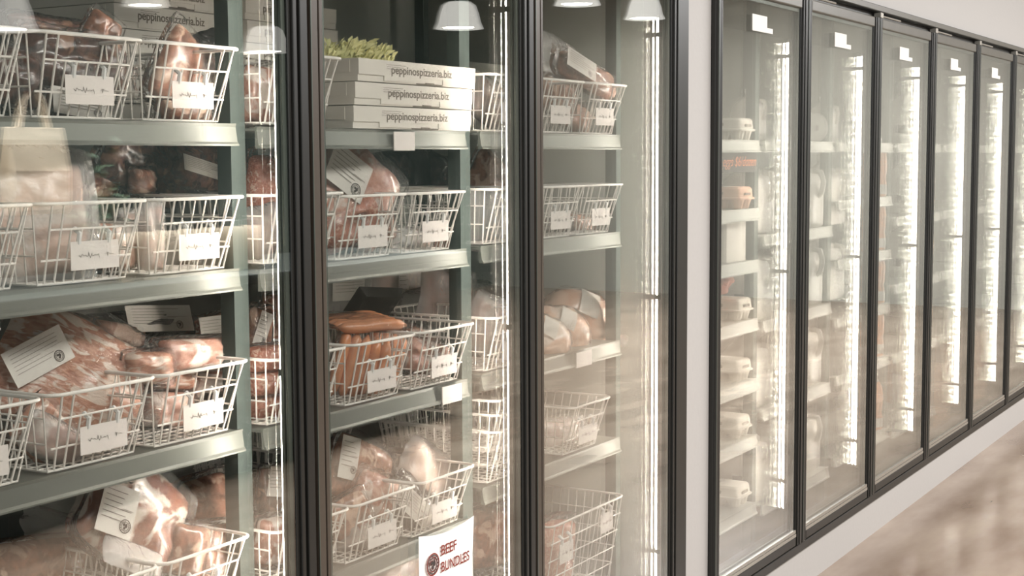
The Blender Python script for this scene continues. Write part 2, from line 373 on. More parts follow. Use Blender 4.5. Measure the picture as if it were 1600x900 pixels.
# ---------------------------------------------------------------- shelving
def shelf(x0, x1, z, label, y0=.118, y1=.82, tags=(), m='shelf'):
    t = thing('shelf', label, 'shelf', ((x0+x1)/2, 0, z)); h = (x1-x0)/2
    MB().box(-h, h, y0+.006, y1, -.006, -.0005).build('shelf_board', M[m], t)
    mb = MB(); mb.loft([[(x, y0+.002, -.004), (x, y0-.002, -.030), (x, y0-.006, -.034), (x, y0-.006, -.037), (x, y0+.006, -.037), (x, y0+.006, .002), (x, y0, .002)] for x in (-h, h)])
    mb.build('price_channel', M[m], t)
    for a, b in tags:
        MB().box(a-(x0+x1)/2, b-(x0+x1)/2, y0-.0085, y0-.0065, -.040, -.002).build('price_tag', M['card'], t)
    return t
SEC0 = [(1.245, 1.945), (2.0, 2.69), (2.75, 3.445)]
names0 = ['left meat door', 'pizza box door', 'door left of the white wall strip']
rows0 = [[1.497, 1.244, .957, .645, .40], [1.493, 1.237, .948, .632, .36], [1.494, 1.239, .95, .689, .305]]
posn = ['topmost', 'second', 'third', 'fourth', 'lowest']
tags0 = {(1, 0): [(2.407, 2.481)], (1, 2): [(2.575, 2.651)], (2, 2): [(3.185, 3.268)]}
for s, (a, b) in enumerate(SEC0):
    for r, z in enumerate(rows0[s]):
        shelf(a, b, z, 'grey steel shelf, %s behind the %s' % (posn[r], names0[s]), tags=tags0.get((s, r), ()))
SEC1 = [(3.80, 4.455)] + [(4.505+.765*k, 5.195+.765*k) for k in range(8)]
rows1 = [1.488, 1.285, 1.102, .911, .713, .527, .301]
posn1 = ['topmost', 'second', 'third', 'fourth', 'fifth', 'sixth', 'lowest']
rows_k = {0: [1.488, 1.27, 1.102, .911, .713, .527, .301], 1: [1.488, 1.18, .895, .60, .28], 2: [1.488, 1.27, 1.05, .83, .61, .301], 4: [1.488, 1.18, .895, .60], 5: [1.488, 1.18, .895, .60]}
for s, (a, b) in enumerate(SEC1):
    for r, z in enumerate(rows_k.get(s, [1.488, 1.18, .895, .60, .28])):
        shelf(a, b, z, 'pale shelf, %s behind the %s door right of the white wall strip' % (posn1[r], ords[s]), y1=.60, m='shelf_pale')
for i, (a, b, bank) in enumerate([(1.952, 1.99, 0), (2.697, 2.738, 0)]+[(3.462, 3.488, 0)]+[(4.462, 4.498, 1)]+[(5.202+.765*k, 5.263+.765*k-.02, 1) for k in range(7)]):
    t = thing('shelving_upright', 'grey shelving post %s' % (['left of the pizza box shelves', 'right of the pizza box shelves', 'beside the bright led strip near the white wall', 'between the egg shelves and the milk jug shelves'][i] if i < 4 else 'at the right end of the %s cooler bay' % ords[i-3]), 'shelving post', ((a+b)/2, .15, .115))
    h = (b-a)/2; mb = MB(); mb.box(-h, h, -.012, -.008, 0, 1.86); mb.box(-h, -h+.004, -.008, .02, 0, 1.86); mb.box(h-.004, h, -.008, .02, 0, 1.86)
    mb.build('channel', M['upright'], t)
    MB().box(-h, h, .60, .63, 0, 1.86).build('rear_post', M['upright'], t)

# ---------------------------------------------------------------- wire baskets
def rrect(hx, y0, y1, z, r=.02, n=4):
    pts = []
    for cx, cyy, a0 in ((hx-r, y1-r, 0), (-hx+r, y1-r, PI/2), (-hx+r, y0+r, PI), (hx-r, y0+r, 1.5*PI)):
        for k in range(n+1):
            a = a0+PI/2*k/n; pts.append((cx+r*math.cos(a), cyy+r*math.sin(a), z))
    return pts
def make_basket(label, w=.22, h=.127, d=.33, seed=1, deep=False, card=True, group=None, cards=None, taper=.022):
    """origin: centre of the front bottom edge of the basket on its shelf; front faces -Y"""
    rng = random.Random(seed)
    t = thing('wire_basket', label, 'basket', group=group)
    hx = w/2; y0, y1 = -.040, d-.03                     # rim
    bx = hx-taper; b0, b1 = .0, d-.055            # floor
    rim = rrect(hx, y0, y1, h, .022)
    MB().tube(rim, .0031, 7, closed=True).build('rim', M['wire'], t, smooth=True)
    r = .0017; mb = MB()
    def lerp(a, b, q): return tuple(a[i]+(b[i]-a[i])*q for i in range(3))
    def fr(x, q):  # front face point: x in -1..1, q 0 bottom..1 top
        return lerp((x*bx, b0, .004), (x*(hx-.006), y0, h), q)
    def side(s, yq, q): return lerp((s*bx, b0+(b1-b0)*yq, .004), (s*hx, y0+.02+(y1-y0-.04)*yq, h), q)
    def back(x, q): return lerp((x*bx, b1, .004), (x*(hx-.006), y1, h), q)
    if deep:
        nx = 9
        for k in range(nx): x = -.94+1.88*k/(nx-1); mb.tube([fr(x, 1), fr(x, 0), back(x, 0), back(x, 1)], r, 5)
        for q in [i/5 for i in range(1, 5)]: mb.tube([fr(-.98, q), fr(.98, q)], r, 5)
        for q in (.33, .66): mb.tube([back(-.98, q), back(.98, q)], r, 5)
    else:
        for x in (-.86, -.64, .64, .86): mb.tube([fr(x, 1), fr(x, 0)], r*1.15, 5)
        mb.tube([fr(-.86, .68), fr(.86, .68)], r, 5)
        for k in range(5): x = -.44+.88*k/4; mb.tube([fr(x, .68), fr(x, 0)], r, 5)
        mb.tube([fr(-.98, .30), fr(.98, .30)], r, 5)
        for k in range(8): x = -.9+1.8*k/7; mb.tube([back(x, 1), back(x, 0)], r, 5)
        mb.tube([back(-.98, .5), back(.98, .5)], r, 5)
        for k in range(7): x = -.85+1.7*k/6; mb.tube([fr(x, 0), back(x, 0)], r, 5)
    n = max(8, int(d/.026))
    for k in range(n+1):
        q = k/n
        mb.tube([side(-1, q, 1), side(-1, q, 0), side(1, q, 0), side(1, q, 1)], r, 5)
    for s in (-1, 1):
        for q in ((.2, .4, .6, .8) if deep else (.36, .70)): mb.tube([side(s, 0, q), side(s, 1, q)], r, 5)
    mb.tube([(p[0]*bx/hx, b0+(p[1]-y0)*(b1-b0)/(y1-y0), .004) for p in rim], r*1.2, 5, closed=True)
    mb.build('wire_grid', M['wire'], t)
    for (cx, cz, cw, ch) in (cards or [(.006, h*.36, .098, .044)]) if card else []:
        q = cz/h; y = b0+(y0-b0)*q-.008
        c = MB().box(cx-cw/2, cx+cw/2, y-.001, y, cz-ch/2, cz+ch/2).build('name_card', M['card'], t)
        s = MB(); scribble(s, cx-cw*.34, cz, cw*.42, .006, y-.0016, rng); scribble(s, cx+cw*.22, cz, cw*.16, .005, y-.0016, rng)
        s.build('handwriting', M['ink'], c)
        m2 = MB()
        for sx in (-.32, .30): m2.tube([(cx+sx*cw, y+.001, cz+ch/2-.004), (cx+sx*cw, y-.002, cz+ch/2+.012), (cx+sx*cw, y+.009, cz+ch/2+.02)], .004, 6)
        m2.build('card_clip', M['holder'], t)
    return t
baskets = {}
def put_basket(xr, z, label, kind='a', y=.13, seed=1, **k):
    """xr: right edge of the rim"""
    w = {'a': .222, 'deep': .40, 'plain': .222}[kind]
    if kind not in baskets:
        kw = dict(w=w, seed=seed)
        if kind == 'deep': kw.update(h=.235, d=.45, deep=True, taper=.012, cards=[(-.115, .155, .07, .05), (.095, .185, .07, .05)])
        if kind == 'plain': kw.update(card=False)
        t = baskets[kind] = make_basket(label, **kw)
    else:
        t = copy_tree(baskets[kind]); t['label'] = label
    t.location = (xr-w/2, y, z+.001); t['group'] = k.get('group', 'wire freezer baskets')
    if 'rz' in k: t.rotation_euler.z = k['rz']
    if 'sz' in k: t.scale = (1, 1, k['sz'])
    return t

# ---------------------------------------------------------------- packs of meat
def pillow(mb, w, h, t, seed, crumple=.25, flange=0.0, nx=22, ny=18, p=3.0, fold=0.0):
    """rounded slab in the XZ plane, thickness along Y, centred at the origin"""
    off = Vector((seed*3.7, seed*1.3, seed*.9))
    vs = []; fs = []
    for s in (-1, 1):
        for j in range(ny+1):
            for i in range(nx+1):
                u = -1+2*i/nx; v = -1+2*j/ny
                uu, vv = u, v
                e = max(0.0, 1-abs(u)**p)*max(0.0, 1-abs(v)**p)
                if flange: e = max(0.0, 1-(abs(u)*(1+flange))**p)*max(0.0, 1-(abs(v)*(1+flange))**p)
                # round the corners in plan
                k = 1-.10*(abs(u)**4)*(abs(v)**4)*(1-flange)
                nz = noise.noise(Vector((u*1.7, v*1.7, s*.6))+off); n2 = noise.noise(Vector((u*5, v*5, s))+off)
                x = uu*w/2*k*(1+.07*noise.noise(Vector((v*1.5, 0, 0))+off)); z = vv*h/2*k*(1+.07*noise.noise(Vector((0, u*1.5, 0))+off))
                y = s*t/2*(e**.45)*(1+crumple*nz+crumple*.35*n2) + fold*(u*u-.4)*t + .06*t*noise.noise(Vector((u*2, v*2, 0))+off)
                if flange: y += .25*t*crumple*noise.noise(Vector((u*4, v*4, 7))+off)*(1-e)
                y += s*.0004
                vs.append((x, y, z))
    N = (nx+1)*(ny+1)
    for s in (0, 1):
        for j in range(ny):
            for i in range(nx):
                a = s*N+j*(nx+1)+i; fs.append((a, a+1, a+nx+2, a+nx+1))
    edge = [i for i in range(nx+1)]+[j*(nx+1)+nx for j in range(1, ny+1)]+[ny*(nx+1)+i for i in range(nx-1, -1, -1)]+[j*(nx+1) for j in range(ny-1, 0, -1)]
    for k in range(len(edge)):
        a, b = edge[k], edge[(k+1) % len(edge)]; fs.append((a, b, b+N, a+N))
    mb.add(vs, fs); return mb
def emblem(parent, x, y, z, r, m):
    mb = MB()
    def disc_ring(r0, r1):
        n = 20; vs = []; fs = []
        for k in range(n):
            a = 2*PI*k/n
            for rr in (r0, r1): vs.append((x+rr*math.cos(a), y, z+rr*math.sin(a)))
        for k in range(n): q = (k+1) % n; fs.append((2*k, 2*k+1, 2*q+1, 2*q))
        mb.add(vs, fs)
    disc_ring(r*.88, r); disc_ring(r*.60, r*.68)
    for k in range(14):
        if k in (3, 10): continue
        a = 2*PI*k/14; mb.box(x+r*.78*math.cos(a)-r*.045, x+r*.78*math.cos(a)+r*.045, y-.0001, y, z+r*.78*math.sin(a)-r*.07, z+r*.78*math.sin(a)+r*.07)
    for (dx, dz, a, b) in ((-.2, .2, .25, .2), (.18, .05, .22, .26), (-.05, -.28, .2, .2), (.2, .35, .12, .12)):
        n = 10; vs = [(x+r*(dx+a*math.cos(2*PI*k/n)), y-.00005, z+r*(dz+b*math.sin(2*PI*k/n))) for k in range(n)]; mb.add(vs, [tuple(range(n))])
    return mb.build('emblem', m, parent)
def label_part(parent, w, h, loc, rot, seed, emb=True, curve=.0):
    n = 8; vs = []; fs = []
    for i in range(n+1):
        u = -1+2*i/n
        for y in (0, .0006):
            for z in (-h/2, h/2): vs.append((u*w/2, y+curve*u*u, z))
    for i in range(n):
        a = i*4; b = a+4; fs += [(a, b, b+1, a+1), (a+2, a+3, b+3, b+2), (a, a+2, b+2, b), (a+1, b+1, b+3, a+3)]
    fs += [(0, 1, 3, 2), (n*4, n*4+2, n*4+3, n*4+1)]
    o = MB().add(vs, fs).build('paper_label', M['paper'], parent, loc=loc); o.rotation_euler = rot
    rng = random.Random(seed); mb = MB()
    for k in range(6):
        z = h*.36-k*h*.11; x = -w*.42; e = w*(.0+.4*rng.random())
        y = curve*.5-.0012
        mb.box(x, e, y, y+.0003, z-h*.008, z+h*.008)
    mb.box(w*.1, w*.42, curve*.5-.0012, curve*.5-.0009, h*.05, h*.06)
    mb.build('printed_lines', M['ink'], o)
    if emb: emblem(o, w*.28, -.0010, -h*.26, min(w, h)*.16, M['ink_dark'])
    return o
def pack(label, c, size, rot=(0, 0, 0), meat='beef', seed=1, film='film', lab=None, name='meat_pack', cat='meat pack', group=None, crumple=.3, fold=0.0, film_scale=1.14):
    w, h, t = size
    o = thing(name, label, cat, c, rot, group)
    if meat: pillow(MB(), w*.93, h*.93, t*.94, seed, crumple*.8, fold=fold).build('meat', M[meat], o, smooth=True)
    if film: pillow(MB(), w*film_scale, h*film_scale, t*1.06, seed, crumple, flange=.10, fold=fold).build('plastic_film', M[film], o, smooth=True)
    if lab:
        lw, lh, lx, lz, la = lab
        label_part(o, lw, lh, (lx, -t*.60, lz), (0, la, 0), seed)
    return o
# ---------------------------------------------------------------- baskets behind the left meat door
B = put_basket
B(1.475, 1.497, 'wire basket at the photo\'s left edge of the top meat shelf')
B(1.705, 1.497, 'wire basket on the top meat shelf holding a long dark brown beef pack')
B(1.932, 1.497, 'wire basket in front of white pizza boxes holding a peaked dark beef pack')
B(1.475, 1.244, 'wire basket at the photo\'s left edge on the second shelf under a large beige bag')
B(1.705, 1.244, 'middle wire basket on the second shelf, between the beige bag and plastic sleeve')
B(1.938, 1.244, 'right wire basket on the second shelf of the left door, below the dark labelled packs')
B(1.470, .957, 'wire basket at the left edge on the third shelf beside the big pork belly', y=.122)
B(1.712, .957, 'wire basket holding the big bagged pork belly slab')
B(1.938, .957, 'wire basket with a heap of mixed labelled pork packs above its rim')
B(1.475, .645, 'wire basket at the bottom left corner of the photo')
B(1.706, .645, 'wire basket on the fourth shelf left of the marbled beef basket')
B(1.932, .645, 'wire basket with marbled beef packs and white paper at the bottom left')
# pizza box bay
B(2.222, 1.244, 'wire basket left of the large pale beef pack, cut by the door post')
B(2.432, 1.237, 'wire basket with a large pale beef pack, below the pizza boxes')
B(2.655, 1.237, 'wire basket under dark film packs, right below the pizza boxes')
B(2.222, 1.497, 'wire basket in front of the left stack of pizza boxes, seen in a narrow gap')
B(2.222, .948, 'wire basket partly cut by the door post, left of the sausage basket')
B(2.456, .948, 'wire basket full of sausages in clear film')
B(2.684, .948, 'wire basket right of the sausages on the third shelf with clear meat bags')
B(2.222, .632, 'wire basket on the fourth shelf behind the post left of the paper sign')
B(2.450, .632, 'wire basket above and left of the paper sign, full of pale meat packs')
B(2.680, .632, 'wire basket just above the paper sign with a tilted labelled pack')
# bay left of the white wall strip
B(2.975, 1.494, 'wire basket seen in the narrow gap right of the pizza boxes')
B(3.205, 1.494, 'top shelf wire basket cut by the door post, left of the led strip')
B(3.440, 1.494, 'wire basket under the beef pack on the top shelf next to the bright led strip')
B(2.975, 1.239, 'wire basket with clear bag in the gap right of the second pizza box row')
B(3.205, 1.239, 'wire basket, left one of the pair on the second shelf by the bright led strip')
B(3.418, 1.239, 'nearly empty wire basket at the right end of the second shelf by the led strip')
B(2.975, .95, 'wire basket in the gap right of the sausage shelf, beside the bagged chickens')
B(3.345, .689, 'single wire basket under the shelf with three bagged chickens')
for k, (dx, dz) in enumerate(((0, 0), (.004, .034), (0, .068))):
    B(2.985+dx, .689+dz+.004*(k > 0), 'empty wire basket nested in a stack, %s of three' % ('bottom', 'middle', 'top')[k], kind='plain', y=.13+.0)
b_ = B(3.418, .305, 'tall wire mesh basket with two cards in the lowest row', kind='deep')
B(2.985, .305, 'wire basket on the lowest shelf in the gap right of the paper sign', y=.13)
b_ = B(2.69, .646, 'empty wire basket leaning at the back above the paper sign, lower of two', kind='plain', y=.46, sz=1.1)
b_ = B(2.69, .690, 'empty wire basket leaning at the back above the paper sign, upper of two', kind='plain', y=.46, sz=1.1)

# ---------------------------------------------------------------- pizza boxes
def pizza_box(label, w, d, h, loc, txt=None, tw=.18, tx=0.0, group=None, smallprint=True, seam=0.0):
    t = thing('pizza_box', label, 'pizza box', loc, group=group)
    MB().box(-w/2, w/2, .0015, d, 0.0005, h-.004).build('base', M['box'], t)
    mb = MB(); mb.box(-w/2-.001, w/2+.001, -.001, d+.001, h-.004, h-.001)
    mb.box(-w/2, w/2, -.001, .0013, h*.30, h-.004)              # front flap of the lid
    mb.box(-w*.30, -w*.03, -.001, .0013, h*.08, h*.30); mb.box(w*.20, w*.42, -.001, .0013, h*.08, h*.30)
    mb.box(-w/2-.0015, -w/2, .02, d-.02, h*.40, h-.004)
    mb.build('lid', M['box'], t)
    mb = MB(); mb.box(-w*.03, w*.20, .0004, .0014, h*.02, h*.08).box(w*.05, w*.12, -.0012, .0014, h*.06, h*.12)
    mb.build('tab_slot', M['print_box'], t)
    if txt: text('lettering', txt, h*.50, M['print_box'], t, (tx, -.0012, h*.42), wid=tw, bold=.0004)
    if smallprint:
        mb = MB()
        for k in range(3): mb.box(-w*.28, -w*.12-.02*k*w, -.0014, -.001, h*.78-k*h*.09, h*.80-k*h*.09)
        mb.build('small_print', M['ink'], t)
    return t
SITE = 'peppinospizzeria.biz'
for k, (dx, lb) in enumerate(((-.012, 'bottom'), (-.006, 'middle'), (.006, 'top'))):
    pizza_box('white pizza box with web address, %s of the three under the leafy bunch' % lb, .425, .42, .0455, (2.50+dx, .112, 1.4955+.0462*k), SITE, .222, -.104)
for k in range(6):
    pizza_box('pizza box behind the top left meat baskets, %s of its stack' % ['lowest', 'second', 'third', 'fourth', 'fifth', 'topmost'][k], .31, .31, .0465, (2.152+.002*(k % 2), .46, 1.4985+.0470*k), SITE, .185, -.095)
for k in range(6):
    pizza_box('white pizza box seen left and right of the thick door post, %s of its stack' % ['lowest', 'second', 'third', 'fourth', 'fifth', 'topmost'][k], .31, .31, .0465, (2.528-.004*(k % 2), .46, 1.4955+.0470*k), SITE, .185, -.10)
# leaves on the boxes, standing in for a plant reflected in the glass
t = thing('reflected_leaves', 'yellow green leafy bunch on the pizza boxes, standing in for a reflected plant', 'reflected plant', (2.52, .30, 1.636))
mb = MB(); rng = random.Random(4)
for k in range(420):
    bx_, by_ = rng.uniform(-.13, .10), rng.uniform(-.05, .05); L = rng.uniform(.016, .036); a = rng.uniform(-1.4, 1.4); e = rng.uniform(.15, 1.2)
    d = Vector((math.cos(a)*math.cos(e), math.sin(a)*math.cos(e)*.8, math.sin(e))); s = d.cross(Vector((rng.uniform(-1, 1), rng.uniform(-1, 1), .3))).normalized()*L*.16
    p = Vector((bx_, by_, rng.uniform(.0, .045)*(1-abs(bx_)/.2))); q = p+d*L; m_ = p+d*L*.5+Vector((0, 0, .004))
    mb.add([p, m_+s, q, m_-s, m_+Vector((0, 0, -.001))], [(0, 1, 2, 3), (0, 3, 4), (0, 4, 1)])
mb.build('foliage', M['leaf'], t)
mb = MB()
for k in range(9): x = -.12+k*.026; mb.tube([(x, 0, .004), (x+.03, .02, .012), (x+.05, .0, .02)], .0015, 5)
mb.build('stems', M['leaf'], t)

# ---------------------------------------------------------------- packs: left meat door
K = pack
K('long dark brown vacuum beef pack in the top left basket', (1.677, 0.220, 1.594), (.20, .105, .06), (-.25, .10, -.25), 'dark', 2, lab=None, crumple=.5)
K('twisted end of a dark beef pack standing above the top left basket', (1.773, 0.260, 1.650), (.07, .07, .03), (0, .5, -.2), 'beef', 3, crumple=.5)
K('flat dark beef pack at the back of the top shelf, left', (1.808, 0.420, 1.664), (.20, .05, .05), (0, .05, 0), 'dark', 4, crumple=.4)
K('paper labelled pack at the bottom of the top middle basket', (1.656, 0.200, 1.521), (.11, .05, .03), (-.3, .1, -.2), 'dark', 5, lab=(.10, .045, 0, 0, .05))
K('dark beef pack at the left edge in the top basket', (1.565, 0.240, 1.567), (.12, .10, .05), (0, .2, -.2), 'dark', 6, crumple=.5)
K('peaked dark brown beef pack leaning in the basket before the pizza boxes', (1.927, 0.220, 1.585), (.135, .165, .045), (-.15, .62, -.15), 'beef', 7, crumple=.45)
K('dark film wrapped beef pack behind the peaked pack', (2.051, 0.270, 1.602), (.07, .13, .03), (0, -.35, -.2), 'dark', 8, film='film_dark', crumple=.4)
K('small beef pack at the bottom of the basket before the pizza boxes', (1.907, 0.200, 1.520), (.13, .04, .05), (0, .05, 0), 'beef', 9, crumple=.4)
K('pale pack in the gap under the pizza boxes left of the door post', (2.139, 0.220, 1.556), (.10, .12, .05), (0, .1, -.3), 'pork', 10)
# second row
K('large beige bag standing in for a reflected shape, left basket on the second shelf', (1.563, 0.210, 1.343), (.20, .21, .07), (-.1, .04, -.35), 'chicken', 11, film='film_white', crumple=.3)  # beige shape reflected in the glass, built as a bag
K('dark brown beef pack lying behind the second row baskets', (1.984, 0.380, 1.422), (.22, .12, .07), (0, .35, 0), 'dark', 12, crumple=.5)
K('dark beef pack with crumpled paper label behind the second row baskets', (2.108, 0.360, 1.426), (.19, .11, .06), (-.3, .12, 0), 'dark', 13, lab=(.12, .032, -.02, -.02, .12), crumple=.5)
K('brown lumpy pack at the back of the second shelf', (1.883, 0.400, 1.391), (.10, .05, .05), (0, 0, 0), 'beef', 14, crumple=.6)
K('pink brown pack between the dark packs of the second row', (1.938, 0.340, 1.398), (.06, .05, .04), (0, 0, 0), 'beef', 15)
K('thin upright plastic sleeve of meat between two baskets', (1.816, 0.200, 1.300), (.045, .12, .03), (0, .06, -.3), 'pork', 16, film='film_white')
K('pale pack inside the middle basket of the second row', (1.749, 0.240, 1.292), (.13, .09, .05), (0, .1, -.2), 'pork', 17)
K('thin pack inside the middle basket of the second row, right end', (1.828, 0.260, 1.298), (.05, .10, .03), (0, -.1, -.2), 'beef', 18, film='film_white')
K('low pack in the right basket of the second row', (1.965, 0.240, 1.265), (.12, .06, .06), (0, 0, -.2), 'beef', 19, film='film_dark')
K('bag at the left edge of the second row', (1.527, 0.220, 1.270), (.09, .09, .05), (0, 0, -.3), 'pork', 20)
K('pink brown meat pack in the gap left of the door post, second row', (2.153, 0.240, 1.374), (.08, .15, .05), (0, .1, -.3), 'ground', 21)
K('clear bag of meat in the gap left of the door post, lower second row', (2.111, 0.200, 1.291), (.08, .11, .05), (0, -.3, -.3), 'beef', 22, film='film_white')
# third row
K('big bagged slab of pork belly with a paper label and round emblem', (1.675, 0.250, 1.076), (.29, .225, .075), (-.30, .50, -.30), 'belly', 23, lab=(.118, .060, -.090, -.006, -.85), crumple=.22, film_scale=1.22)
K('white paper wrapped corner of the pork belly bag in the basket', (1.563, 0.170, 0.997), (.10, .06, .03), (0, .6, -.3), 'pork', 24, film='film_white')
K('pork pack standing at the basket bottom beside the belly slab', (1.565, 0.200, 1.009), (.09, .10, .04), (0, -.7, -.2), 'belly', 25)
K('dark film pack with a white paper label on top of the mixed heap', (1.947, 0.360, 1.132), (.23, .05, .07), (-.35, .05, -.1), 'dark', 26, film='film_dark', lab=(.15, .05, .01, .0, .03))
K('long glossy pink pork loin pack lying across the heap', (1.927, 0.200, 1.092), (.19, .06, .06), (-.1, .05, -.2), 'pork', 27)
K('reddish pack at the back left of the mixed heap', (1.869, 0.340, 1.125), (.12, .045, .05), (0, .25, -.1), 'beef', 28)
K('round ended ground meat roll with a wrapped label on the heap', (2.116, 0.340, 1.105), (.10, .065, .06), (-.2, -.15, -.3), 'ground', 29, lab=(.062, .055, -.015, .0, .12))
K('sliced bacon pack in dark film on the basket rim', (1.800, 0.200, 1.082), (.10, .06, .05), (-.1, .08, -.2), 'belly', 30, film='film')
K('light brown bacon slab below the sliced pack', (1.897, 0.250, 1.046), (.12, .04, .05), (0, .15, -.2), 'belly', 31)
K('pink pack inside the mixed heap basket, upper right', (1.998, 0.240, 1.023), (.12, .06, .06), (0, 0, -.2), 'pork', 32)
K('dark film pack inside the mixed heap basket', (2.001, 0.220, 0.991), (.10, .04, .05), (0, .1, -.2), 'dark', 33, film='film_dark')
K('pale pork pack inside the mixed heap basket, lower left', (1.884, 0.240, 0.993), (.11, .07, .06), (0, .1, -.2), 'pork', 34)
K('dark vacuum pack hanging left of the mixed heap', (1.833, 0.360, 1.101), (.14, .09, .05), (0, .4, -.1), 'dark', 35, film='film_dark')
K('ground meat roll in the gap left of the door post, upper', (2.102, 0.200, 1.061), (.085, .055, .06), (0, 0, -.3), 'ground', 36)
K('ground meat roll in the gap left of the door post, lower', (2.104, 0.200, 1.014), (.085, .05, .06), (0, 0, -.3), 'ground', 37)
K('ground meat roll in the gap left of the door post, at the basket bottom', (2.105, 0.200, 0.965), (.085, .05, .06), (0, 0, -.3), 'ground', 38)
K('labelled pack standing in the gap left of the door post', (2.159, 0.260, 1.107), (.06, .09, .04), (0, .2, -.2), 'beef', 39, lab=(.03, .07, -.01, 0, .2))
K('orange brown pack upright behind the ground meat rolls', (2.269, 0.320, 1.112), (.05, .11, .04), (0, 0, 0), 'sausage' if 0 else 'ground', 40)
# fourth row
K('marbled beef slab with a white label leaning in the bottom left basket', (1.777, 0.220, 0.826), (.215, .19, .05), (-.25, .72, -.25), 'marbled', 41, lab=(.075, .085, -.054, -.023, -.25), crumple=.3, film_scale=1.10)
K('upright beef pack behind the marbled slab, right', (2.020, 0.280, 0.785), (.12, .12, .05), (-.1, -.12, -.25), 'beef', 42, lab=(.10, .05, -.01, -.05, .15))
K('beef pack in the basket front under the marbled slab', (1.868, 0.190, 0.747), (.09, .10, .04), (0, .35, -.3), 'beef', 43)
K('tall striped beef pack at the right end of the bottom basket', (1.952, 0.200, 0.716), (.10, .12, .05), (0, .1, -.3), 'beef', 44)
K('white butcher paper parcel lying along the left basket edge', (1.782, 0.320, 0.771), (.24, .07, .012), (-.9, .42, -.5), None, 45, film='film_white')
o = K('white paper wrapped flap over the basket edge below the marbled slab', (1.722, 0.170, 0.772), (.10, .05, .006), (-.7, .5, -.4), None, 46, film='film_white')
K('brown meat pack low in the left bottom basket', (1.670, 0.340, 0.752), (.20, .09, .05), (0, .1, -.2), 'beef', 47)
K('labelled meat bag with round emblem in the gap left of the post, fourth row', (2.211, 0.280, 0.777), (.07, .10, .04), (0, .1, -.3), 'dark', 48, lab=(.05, .06, .0, .02, .1))
K('white meat pack in the gap left of the post, fourth row', (2.135, 0.220, 0.698), (.08, .10, .05), (0, .1, -.3), 'pork', 49)
K('small beef pack at the bottom of the gap left of the post', (2.135, 0.240, 0.670), (.05, .06, .04), (0, .1, -.3), 'beef', 50)

# ---------------------------------------------------------------- packs: pizza box door
K('large pale marbled beef pack with label, under the pizza boxes', (2.402, 0.210, 1.369), (.235, .215, .06), (-.15, .62, -.25), 'pork', 60, lab=(.11, .085, -.055, .005, -.05), crumple=.4)
K('clear bag end rising above the large pale beef pack', (2.468, 0.270, 1.428), (.12, .08, .04), (0, .9, -.2), 'beef', 61)
K('folded beef pack inside the basket under the pizza boxes', (2.372, 0.200, 1.304), (.17, .09, .05), (0, -.4, -.3), 'ground', 62, crumple=.5)
K('beef pack corner on the basket rim right of the large pale pack', (2.472, 0.200, 1.307), (.09, .11, .04), (0, -.2, -.3), 'beef', 63)
K('milky plastic bag inside the baskets below the pizza boxes', (2.583, 0.210, 1.265), (.15, .045, .05), (0, .15, -.3), None, 64, film='film_white')
K('dark film pack behind the second row, left', (2.968, 0.500, 1.399), (.20, .11, .05), (-.3, -.1, 0), 'dark', 65, film='film_dark', crumple=.5)
K('shiny dark film pack behind the second row, middle', (3.066, 0.480, 1.397), (.12, .13, .04), (-.2, .1, 0), None, 66, film='film_dark', crumple=.5)
K('dark film pack with pink end behind the second row, right', (3.094, 0.440, 1.392), (.12, .10, .05), (-.2, .2, 0), 'dark', 67, film='film_dark', crumple=.5)
K('pink meat low in the basket right below the pizza boxes', (2.718, 0.220, 1.244), (.16, .04, .05), (0, 0, 0), 'ground', 68)
K('clear bag in the gap right of the second row of the pizza box door', (2.911, 0.200, 1.290), (.12, .13, .04), (0, .1, -.2), None, 69, film='film_white')
K('meat pack behind the clear bag in the gap right of the second row', (3.084, 0.300, 1.393), (.14, .12, .04), (0, .6, -.2), 'beef', 70)
K('meat pack in the gap right of the pizza boxes', (2.924, 0.200, 1.567), (.12, .10, .05), (0, .4, -.2), 'beef', 71, film='film_white')
# sausages
def sausages(label, c, n, L, r, rot, seed, rows=1, group=None):
    t = thing('sausage_pack', label, 'sausages', c, rot, group)
    for j in range(rows):
        for i in range(n):
            mb = MB(); rng = random.Random(seed+i*7+j); prof = []
            for k in range(11):
                u = -1+2*k/10; prof.append((r*max(.12, (1-abs(u)**6)**.5), u*L/2))
            mb.lathe(prof, 12)
            vs = [(z+rng.uniform(-.001, .001), x+(i-(n-1)/2)*r*1.95, y+j*r*1.8+.004*math.sin(z*30)) for x, y, z in mb.v]; mb.v = vs
            mb.build('sausage', M['sausage'], t, smooth=True)
    fm = MB(); pillow(fm, L*1.16, n*r*2.3, r*2.6*rows, seed, .2, flange=.1); fm.v = [(x, z, y+(rows-1)*r*.9) for x, y, z in fm.v]
    fm.build('plastic_film', M['film'], t, smooth=True)
    return t
sausages('flat pack of orange sausages lying on top of the basket', (2.431, 0.220, 1.097), 5, .17, .0125, (.10, .08, -.35), 3)
sausages('upright pack of sausages standing in the basket', (2.388, 0.190, 1.007), 5, .14, .0125, (1.35, -1.25, -.2), 5)
sausages('second upright pack of sausages behind the basket front', (2.529, 0.230, 1.007), 4, .12, .0125, (1.35, -1.2, -.1), 9)
t = thing('foam_tray', 'black foam tray lying behind the sausage pack', 'tray', (2.675, 0.360, 1.089), (-.9, .1, -.1))
MB().loft([[(x*s, y*s, z) for x, y in ((-.075, -.055), (.075, -.055), (.075, .055), (-.075, .055))] for s, z in ((.8, 0), (1, .022), (.96, .022), (.77, .003))]).build('tray', M['black_tray'], t, bevel=.004)
K('large grey plastic bag with printed label at the back of the third shelf, left', (2.896, 0.600, 1.123), (.22, .16, .04), (0, 0, 0), None, 72, film='film_white', lab=(.13, .07, -.03, 0, .05))
